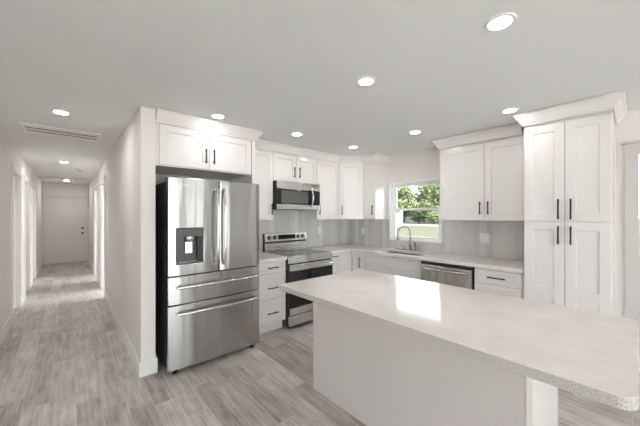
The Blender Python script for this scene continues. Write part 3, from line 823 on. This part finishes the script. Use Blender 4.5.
# ------------------------------------------------------------------ microwave
t = thing('microwave', 'stainless over-range microwave hanging under the short cabinet above the range', 'microwave', (-1.846, 0, 1.515))
MW, MH, yM = 0.760, 0.382, -0.405
add_obj('body', bx(0.0, MW, yM+0.025, -0.012, 0.0, MH), M['blackplastic'], t, bevel=0.003)
add_obj('top_band', bx(0.010, MW, yM, yM+0.024, 0.275, MH-0.002), M['steel_light'], t, bevel=0.003)
add_obj('bottom_band', bx(0.010, MW, yM, yM+0.024, 0.002, 0.068), M['steel_light'], t, bevel=0.003)
md = add_obj('door', bx(0.010, 0.600, yM, yM+0.024, 0.070, 0.273), M['blackglass'], t, bevel=0.003)
add_obj('door_window', bx(0.07, 0.535, yM-0.0015, yM+0.001, 0.085, 0.255), mat('grey_door_mesh', (0.10, 0.103, 0.103), 0.12), md)
add_obj('control_panel', bx(0.603, MW, yM, yM+0.024, 0.070, 0.273), M['blackglass'], t, bevel=0.003)
for r in range(4):
    for q in range(3):
        pass
bm = nb(); pts = []
for i in range(13):
    s = i/12; pts.append((0.585, yM-0.05+0.040*(2*s-1)**2, 0.045+0.275*s))
tube(bm, [(0.585, yM+0.003, 0.05)] + pts + [(0.585, yM+0.003, 0.315)], 0.0125, 12)
add_obj('handle', bm, M['chrome'], md, smooth=True)
add_obj('vent_grille', bx(0.06, MW-0.06, yM+0.03, yM+0.10, -0.004, -0.0003), M['grey'], t)

# ------------------------------------------------------------------ dishwasher
t = thing('dishwasher', 'stainless dishwasher with a bowed bar handle under the quartz worktop', 'dishwasher', (0, -1.759, 0), RB)
DW = 0.612
add_obj('tub', bx(0.004, DW-0.004, -0.60, -0.03, 0.02, 0.868), M['blackplastic'], t)
dd = add_obj('door', bx(0.018, DW-0.008, -0.648, -0.602, 0.115, 0.838), M['steel_dark'], t, bevel=0.005)
add_obj('control_strip', bx(0.018, DW-0.008, -0.640, -0.602, 0.840, 0.866), M['blackplastic'], t, bevel=0.003)
hhandle(dd, 0.045, DW-0.045, 0.795, -0.648, M['steel_dark'], 0.02, 0.05, 0.014)
add_obj('toe_panel', bx(0.01, DW-0.01, -0.595, -0.601, 0.03, 0.11), M['blackplastic'], t)

# ------------------------------------------------------------------ island
IX0, IX1, IY0, IY1 = -2.713, -1.775, -1.770, -3.560
t = thing('island', 'long greige kitchen island base with a white panel on its near end', 'kitchen island', (-2.08, -2.5, 0))
t['world_built'] = tuple(t.location)
bx0, bx1, by0, by1 = -2.372, -1.80, -1.773, -3.235
add_obj('back_panel', bx(bx0, bx0+0.02, by1, by0, 0.0005, WT0-0.001), M['island'], t)
add_obj('corner_strip', bx(bx0-0.004, bx0-0.0002, by1-0.018, by1+0.006, 0.0005, WT0-0.001), M['wall'], t)
add_obj('corner_strip', bx(bx0-0.006, bx0-0.0002, by0-0.035, by0, 0.0005, WT0-0.001), M['island'], t)
add_obj('cabinet_body', bx(bx0+0.021, bx1, by1+0.001, by0-0.001, 0.10, WT0-0.001), M['cab'], t)
add_obj('plinth', bx(bx0+0.021, bx1-0.06, by1+0.001, by0-0.001, 0.0005, 0.099), M['cab'], t)
add_obj('end_panel', bx(bx0, bx1, by1-0.018, by1, 0.0005, WT0-0.001), M['cab'], t)
wd = (by0-by1)/3
for i in range(3):
    bm = shaker(nb(), 0, wd-0.006, 0.11, 0.865, 0)
    bmesh.ops.rotate(bm, verts=bm.verts, cent=(0,0,0), matrix=Matrix.Rotation(PI/2, 3, 'Z'))
    bmesh.ops.translate(bm, verts=bm.verts, vec=(bx1+0.020, by1+0.003+wd*i, 0))
    add_obj('door', bm, M['cab'], t)
del t['world_built']
def rounded(x0, x1, y0, y1, rads, seg=8):
    pts = []
    for (cx_, cy_, sx_, sy_, a0), r in zip(((x0, y0, 1, 1, PI), (x1, y0, -1, 1, 1.5*PI), (x1, y1, -1, -1, 0), (x0, y1, 1, -1, 0.5*PI)), rads):
        for i in range(seg+1):
            a = a0 + 0.5*PI*i/seg
            pts.append((cx_+sx_*r + r*math.cos(a), cy_+sy_*r + r*math.sin(a)))
    return pts
o = add_obj('island_worktop', prism(nb(), rounded(IX0, IX1, IY1, IY0, (0.05, 0.03, 0.02, 0.012)), WT0, WT1), M['quartz'], bevel=0.003)
M['quartz_edge'] = mat('dark_quartz_edge', (0.46, 0.43, 0.40), 0.5)  # darker speckle for the island slab's upright faces
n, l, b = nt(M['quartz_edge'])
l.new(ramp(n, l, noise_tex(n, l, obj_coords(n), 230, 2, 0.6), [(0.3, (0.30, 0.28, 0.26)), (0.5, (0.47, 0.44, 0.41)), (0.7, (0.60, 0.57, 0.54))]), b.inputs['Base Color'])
o.data.materials.append(M['quartz_edge'])
for p in o.data.polygons:
    if abs(p.normal.z) < 0.5: p.material_index = 1
tag(o, 'long speckled quartz worktop with rounded corners on the kitchen island', 'worktop', 'quartz worktops')

# ------------------------------------------------------------------ ceiling fixtures
GL = 'recessed ceiling lights'
lights = [(-2.243, -3.089, 'largest recessed ceiling light, nearest the camera above the island'),
 (-2.257, -2.23, 'recessed ceiling light above the far end of the island'),
 (-0.80, -2.761, 'recessed ceiling light just in front of the tall pantry crown'),
 (-0.827, -1.805, 'recessed ceiling light in front of the window, left of the two-door cabinet'),
 (-0.825, -0.828, 'recessed ceiling light near the angled corner cabinet'),
 (-1.821, -0.811, 'recessed ceiling light in front of the microwave'),
 (-2.781, -0.786, 'recessed ceiling light close above the refrigerator cabinet'),
 (-5.6, -1.6, 'unseen ceiling light added as fill in the living area left of the camera'),  # this and the next six are unseen, added to brighten the room
 (-5.6, -3.6, 'unseen ceiling light added as fill in the living area beside the camera'),
 (-5.6, -5.8, 'unseen ceiling light added as fill in the far left corner of the living area'),
 (-3.9, -5.8, 'unseen ceiling light added as fill in the living area behind the camera'),
 (-2.25, -4.6, 'unseen ceiling light added as fill behind the near end of the island'),
 (-2.25, -6.4, 'unseen ceiling light added as fill by the front wall of the living area'),
 (-0.8, -5.2, 'unseen ceiling light added as fill near the doorway past the pantry'),
 (-3.944, 0.103, 'recessed ceiling light at the hallway entrance, next to the air vent'),
 (-3.953, 3.481, 'recessed ceiling light halfway along the hallway, beyond the air vent'),
 (-3.933, 7.145, 'recessed ceiling light at the far end of the hallway by the door')]
proto = None
for (x, y, lab) in lights:
    # reposition from the 2.42 m estimate to the 2.40 m ceiling along the sight line
    s = (CEIL-1.431)/(2.42-1.431)
    x = -3.89 + (x+3.89)*s; y = -3.557 + (y+3.557)*s
    if proto is None:
        t = thing('ceiling_light', lab, 'ceiling light', (x, y, CEIL-0.001), 0, GL)
        bm = nb(); lathe(bm, [(0.050, -0.004), (0.050, 0.0), (0.070, 0.0), (0.070, -0.002), (0.066, -0.006), (0.052, -0.007), (0.050, -0.004)], (0, 0, 0), 'Z', 32, cap=False)
        add_obj('trim_ring', bm, M['plate'], t, smooth=True)
        bm = nb(); lathe(bm, [(0.0495, 0.0), (0.0495, -0.005)], (0, 0, 0), 'Z', 32)
        add_obj('lens', bm, M['lens'], t)
        proto = t
    else:
        t = proto.copy(); COL.objects.link(t); t.location = (x, y, CEIL-0.001); t['label'] = lab
        for ch in list(proto.children):
            q = ch.copy(); COL.objects.link(q); q.parent = t
            if x < -3.9 and y > 0 and ch.name.startswith('lens'): q.data = ch.data.copy(); q.data.materials[0] = M['halllens']

# return-air vent
vx0, vx1, vy0, vy1 = -4.25, -3.63, 0.72, 1.13
t = thing('ceiling_vent', 'white louvred air vent in the ceiling at the hallway entrance', 'air vent', ((vx0+vx1)/2, (vy0+vy1)/2, CEIL-0.001))
t['world_built'] = tuple(t.location)
bm = nb(); fw = 0.03; zt = CEIL-0.001
box(bm, vx0-fw, vx1+fw, vy0-fw, vy0, zt-0.010, zt); box(bm, vx0-fw, vx1+fw, vy1, vy1+fw, zt-0.010, zt)
box(bm, vx0-fw, vx0, vy0, vy1, zt-0.010, zt); box(bm, vx1, vx1+fw, vy0, vy1, zt-0.010, zt)
add_obj('frame', bm, M['plate'], t, bevel=0.002)
add_obj('backing', bx(vx0, vx1, vy0, vy1, zt-0.002, zt), mat('vent_backing_dark', (0.06, 0.058, 0.055), 0.8), t)  # dark sheet behind the louvres makes the gaps read dark
NS = 3
for i in range(NS):
    y = vy0 + (vy1-vy0)*(i+0.5)/NS
    bm = nb(); v = [bm.verts.new(p) for p in ((vx0, y-0.036, zt-0.0045), (vx1, y-0.036, zt-0.0045), (vx1, y+0.036, zt-0.009), (vx0, y+0.036, zt-0.009),
                                           (vx0, y-0.036, zt-0.003), (vx1, y-0.036, zt-0.003), (vx1, y+0.036, zt-0.0075), (vx0, y+0.036, zt-0.0075))]
    for f in ((0,3,2,1),(4,5,6,7),(0,1,5,4),(1,2,6,5),(2,3,7,6),(3,0,4,7)): bm.faces.new([v[q] for q in f])
    add_obj('louvre', bm, M['plate'], t)
del t['world_built']
t = thing('smoke_detector', 'small round smoke detector on the hallway ceiling', 'smoke detector', (-3.713, 4.09, CEIL-0.001))
add_obj('housing', lathe(nb(), [(0.062, 0.0), (0.062, -0.012), (0.052, -0.030), (0.03, -0.036)], (0, 0, 0), 'Z', 24), M['plate'], t, smooth=True)
add_obj('sensor_ring', lathe(nb(), [(0.03, -0.0362), (0.028, -0.042)], (0, 0, 0), 'Z', 20), M['grey'], t, smooth=True)

# ------------------------------------------------------------------ outlets and switch
def wall_plate(name, label, cat, loc, rot, w, n_in, kind, group=None):
    t = thing(name, label, cat, loc, rot, group)
    add_obj('plate', bx(-w/2, w/2, -0.006, 0, -0.059, 0.059), M['plate'], t, bevel=0.003)
    for i in range(n_in):
        x = (i-(n_in-1)/2)*0.046
        if kind == 'outlet':
            for z in (-0.02, 0.02):
                s = add_obj('socket', bx(x-0.016, x+0.016, -0.008, -0.0062, z-0.015, z+0.015), M['plate'], t, bevel=0.003)
                for dx in (-0.006, 0.006): add_obj('slot', bx(x+dx-0.0012, x+dx+0.0012, -0.0083, -0.0081, z-0.004, z+0.006), M['slot'], s)
        else:
            add_obj('rocker', bx(x-0.016, x+0.016, -0.009, -0.0062, -0.033, 0.033), M['plate'], t, bevel=0.003)
    return t
GO = 'wall plates on the kitchen tile'
wall_plate('outlet', 'white outlet plate on the tile just right of the range', 'outlet', (-0.752, -0.0105, 1.185), RA, 0.072, 1, 'outlet', GO)
wall_plate('outlet', 'white outlet plate on the tile left of the window, under the slim cabinet', 'outlet', (-0.0105, -0.336, 1.16), RB, 0.072, 1, 'outlet', GO)
wall_plate('switch_plate', 'wide white double plate on the tile right of the window', 'wall switch', (-0.0105, -2.287, 1.15), RB, 0.115, 2, 'switch', GO)
wall_plate('light_switch', 'light switch on the greige hallway wall near its end', 'light switch', (HX1-0.0005, -0.168, 1.14), RB, 0.075, 1, 'switch')

# ------------------------------------------------------------------ unseen lamps added off the hallway to throw daylight-white bands on its floor
for (y, lab) in ((2.35, 'unseen lamp added in the first room off the hallway to cast a daylight band'), (4.25, 'unseen lamp added in the second room off the hallway to cast a daylight band')):
    t = thing('added_band_lamp', lab, 'ceiling light', (-0.9, y, CEIL-0.001), 0, 'added daylight-band lamps of the side rooms')
    add_obj('base', lathe(nb(), [(0.15, 0), (0.15, -0.02)], (0, 0, 0), 'Z', 24), M['plate'], t)
    add_obj('shade', lathe(nb(), [(0.13, -0.0205), (0.13, -0.07), (0.10, -0.10)], (0, 0, 0), 'Z', 24), M['bandlens'], t)

# ------------------------------------------------------------------ outdoors beyond the kitchen window
GZ = -0.25
struct('ground', bx(0.2, 260, -160, 200, GZ-0.1, GZ), M['grass'])
def strip(name, x0, x1, z, m): struct(name, bx(x0, x1, -160, 200, GZ, GZ+z), m)
strip('sidewalk', 14.6, 16.4, 0.02, M['concrete'])
strip('road', 38, 46, 0.02, M['asphalt'])
struct('bounce_terrace', cells(nb(), [BX0-14, BX0-0.2, 0.2], [-60, BY0-0.2, 12], GZ-0.1, GZ, lambda x, y: x < BX0-0.2 or y < BY0-0.2), M['bounce_terrace'])  # unseen pale ground added to bounce daylight up through the windows

def tree(name, label, x, y, h, r, leaf, group, trunk_h=2.2, n_leaf=5200, size=0.55):
    t = thing(name, label, 'tree', (x, y, GZ), 0, group)
    add_obj('trunk', tube(nb(), [(0, 0, 0), (0.05, 0.1, trunk_h*0.6), (0, -0.1, trunk_h*1.2), (0.2, 0, h*0.6)], [r*0.09, r*0.075, r*0.06, r*0.03], 8), M['bark'], t, smooth=True)
    rng = random.Random(int(x*31+y*17)); bm = nb()
    cl = []
    for i in range(24):
        a = rng.uniform(0, 2*PI); q = rng.uniform(0, 1)**0.5*r*0.75; zz_ = rng.uniform(trunk_h*0.9+0.5, h-0.9)
        f = 1-abs((zz_-trunk_h)/(h-trunk_h)-0.4)*0.8
        cl.append((q*math.cos(a)*f, q*math.sin(a)*f, zz_, rng.uniform(0.7, 1.3)*r*0.40))
    for i in range(n_leaf):
        cx_, cy_, cz_, cr = rng.choice(cl)
        d = Vector((rng.gauss(0,1), rng.gauss(0,1), rng.gauss(0,1))).normalized()*cr*rng.uniform(0.75, 1.08)
        p = Vector((cx_, cy_, cz_)) + d
        if p.z < trunk_h*0.55: continue
        a1 = Vector((rng.gauss(0,1), rng.gauss(0,1), rng.gauss(0,1))).normalized()
        a2 = a1.cross(d.normalized() + Vector((rng.uniform(-.5,.5), rng.uniform(-.5,.5), rng.uniform(-.5,.5))))
        if a2.length < 1e-3: continue
        a2.normalize(); s = size*rng.uniform(0.6, 1.2)
        bm.faces.new([bm.verts.new(p+a1*s*u_+a2*s*v_*0.6) for u_, v_ in ((-.5, 0), (0, -.5), (.5, 0), (0, .5))])
    me = bpy.data.meshes.new('foliage'); bm.to_mesh(me); bm.free(); me.materials.append(leaf)
    o = bpy.data.objects.new('foliage', me); COL.objects.link(o); o.parent = t
    return t
GT = 'trees across the road'
tl = [(60, 36.0, 9.8, 4.4, 'leaf_b', 'pale green rounded tree at the left of the window view'),
      (60, 27.0, 9.9, 4.4, 'leaf_b', 'pale green tree in the front row at the right of the window view'),
      (71, 36.5, 11.4, 4.5, 'leaf_a', 'mid green tree behind the two pale trees, in the middle of the window view'),
      (71, 45.6, 11.2, 4.5, 'leaf_a', 'mid green back-row tree at the left edge of the window view'),
      (71, 27.4, 11.4, 4.5, 'leaf_a', 'mid green back-row tree beyond the right edge of the window view'),
      (82, 37.0, 12.4, 4.6, 'leaf_c', 'dark green tree farthest back, at the right of the window view'),
      (60, 45.0, 10.0, 4.3, 'leaf_a', 'mid green front-row tree beyond the left edge of the window view'),
      (60, 18.0, 9.6, 4.3, 'leaf_a', 'mid green front-row tree beyond the right edge of the window view')]
for x, y, h, r, lf, lab in tl: tree('broadleaf_tree', lab, x, y, h, r, M[lf], GT)
def shrub(x, y, h, r, lf, lab):
    t = tree('shrub', lab, x, y, h, r, M[lf], 'dark shrubs under the trees', 0.3, 1500, 0.34); t['category'] = 'shrub'; return t
shrub(52, 32.9, 2.6, 1.45, 'leaf_c', 'dark shrub at the left of the lower window pane, beside the white house')
shrub(52, 27.6, 2.9, 1.5, 'leaf_c', 'dark shrub in the middle of the lower window pane')
shrub(52, 24.2, 3.0, 1.6, 'leaf_a', 'green shrub at the right edge of the lower window pane')
shrub(52, 36.4, 2.6, 1.5, 'leaf_c', 'dark shrub beyond the left edge of the lower window pane')
# white house across the road
t = thing('house', 'low white house across the road, seen between the trees', 'house', (82, 46.6, GZ))
add_obj('wall', bx(-3, 3, -4.5, 4.5, 0, 2.7), M['house'], t)
bm = nb()
for y in (-5, 5): pass
v = [bm.verts.new(p) for p in ((-3.5, -5, 2.7), (3.5, -5, 2.7), (3.5, 5, 2.7), (-3.5, 5, 2.7), (0, -5, 4.2), (0, 5, 4.2))]
for f in ((0,1,4),(3,5,2),(0,4,5,3),(1,2,5,4),(0,3,2,1)): bm.faces.new([v[i] for i in f])
add_obj('roof', bm, M['roofm'], t)
for y in (-2.6, 0.2): add_obj('window', bx(-3.05, -2.99, y, y+1.2, 1.0, 2.1), M['blackglass'], t)
# small white shed on the lawn
t = thing('garden_shed', 'small white shed on the lawn at the left of the window view', 'shed', (32.6, 19.8, GZ))
add_obj('wall', bx(-0.36, 0.36, -0.33, 0.33, 0, 2.35), M['house'], t, bevel=0.01)
bm = nb(); v = [bm.verts.new(p) for p in ((-0.42, -0.4, 2.351), (0.42, -0.4, 2.351), (0.42, 0.4, 2.351), (-0.42, 0.4, 2.351), (-0.42, 0, 2.5), (0.42, 0, 2.5))]
for f in ((0,3,2,1),(0,1,5,4),(2,3,4,5),(0,4,3),(1,2,5)): bm.faces.new([v[i] for i in f])
add_obj('roof', bm, M['house'], t)
add_obj('door', bx(-0.38, -0.361, -0.25, 0.25, 0.05, 2.0), M['trim'], t)
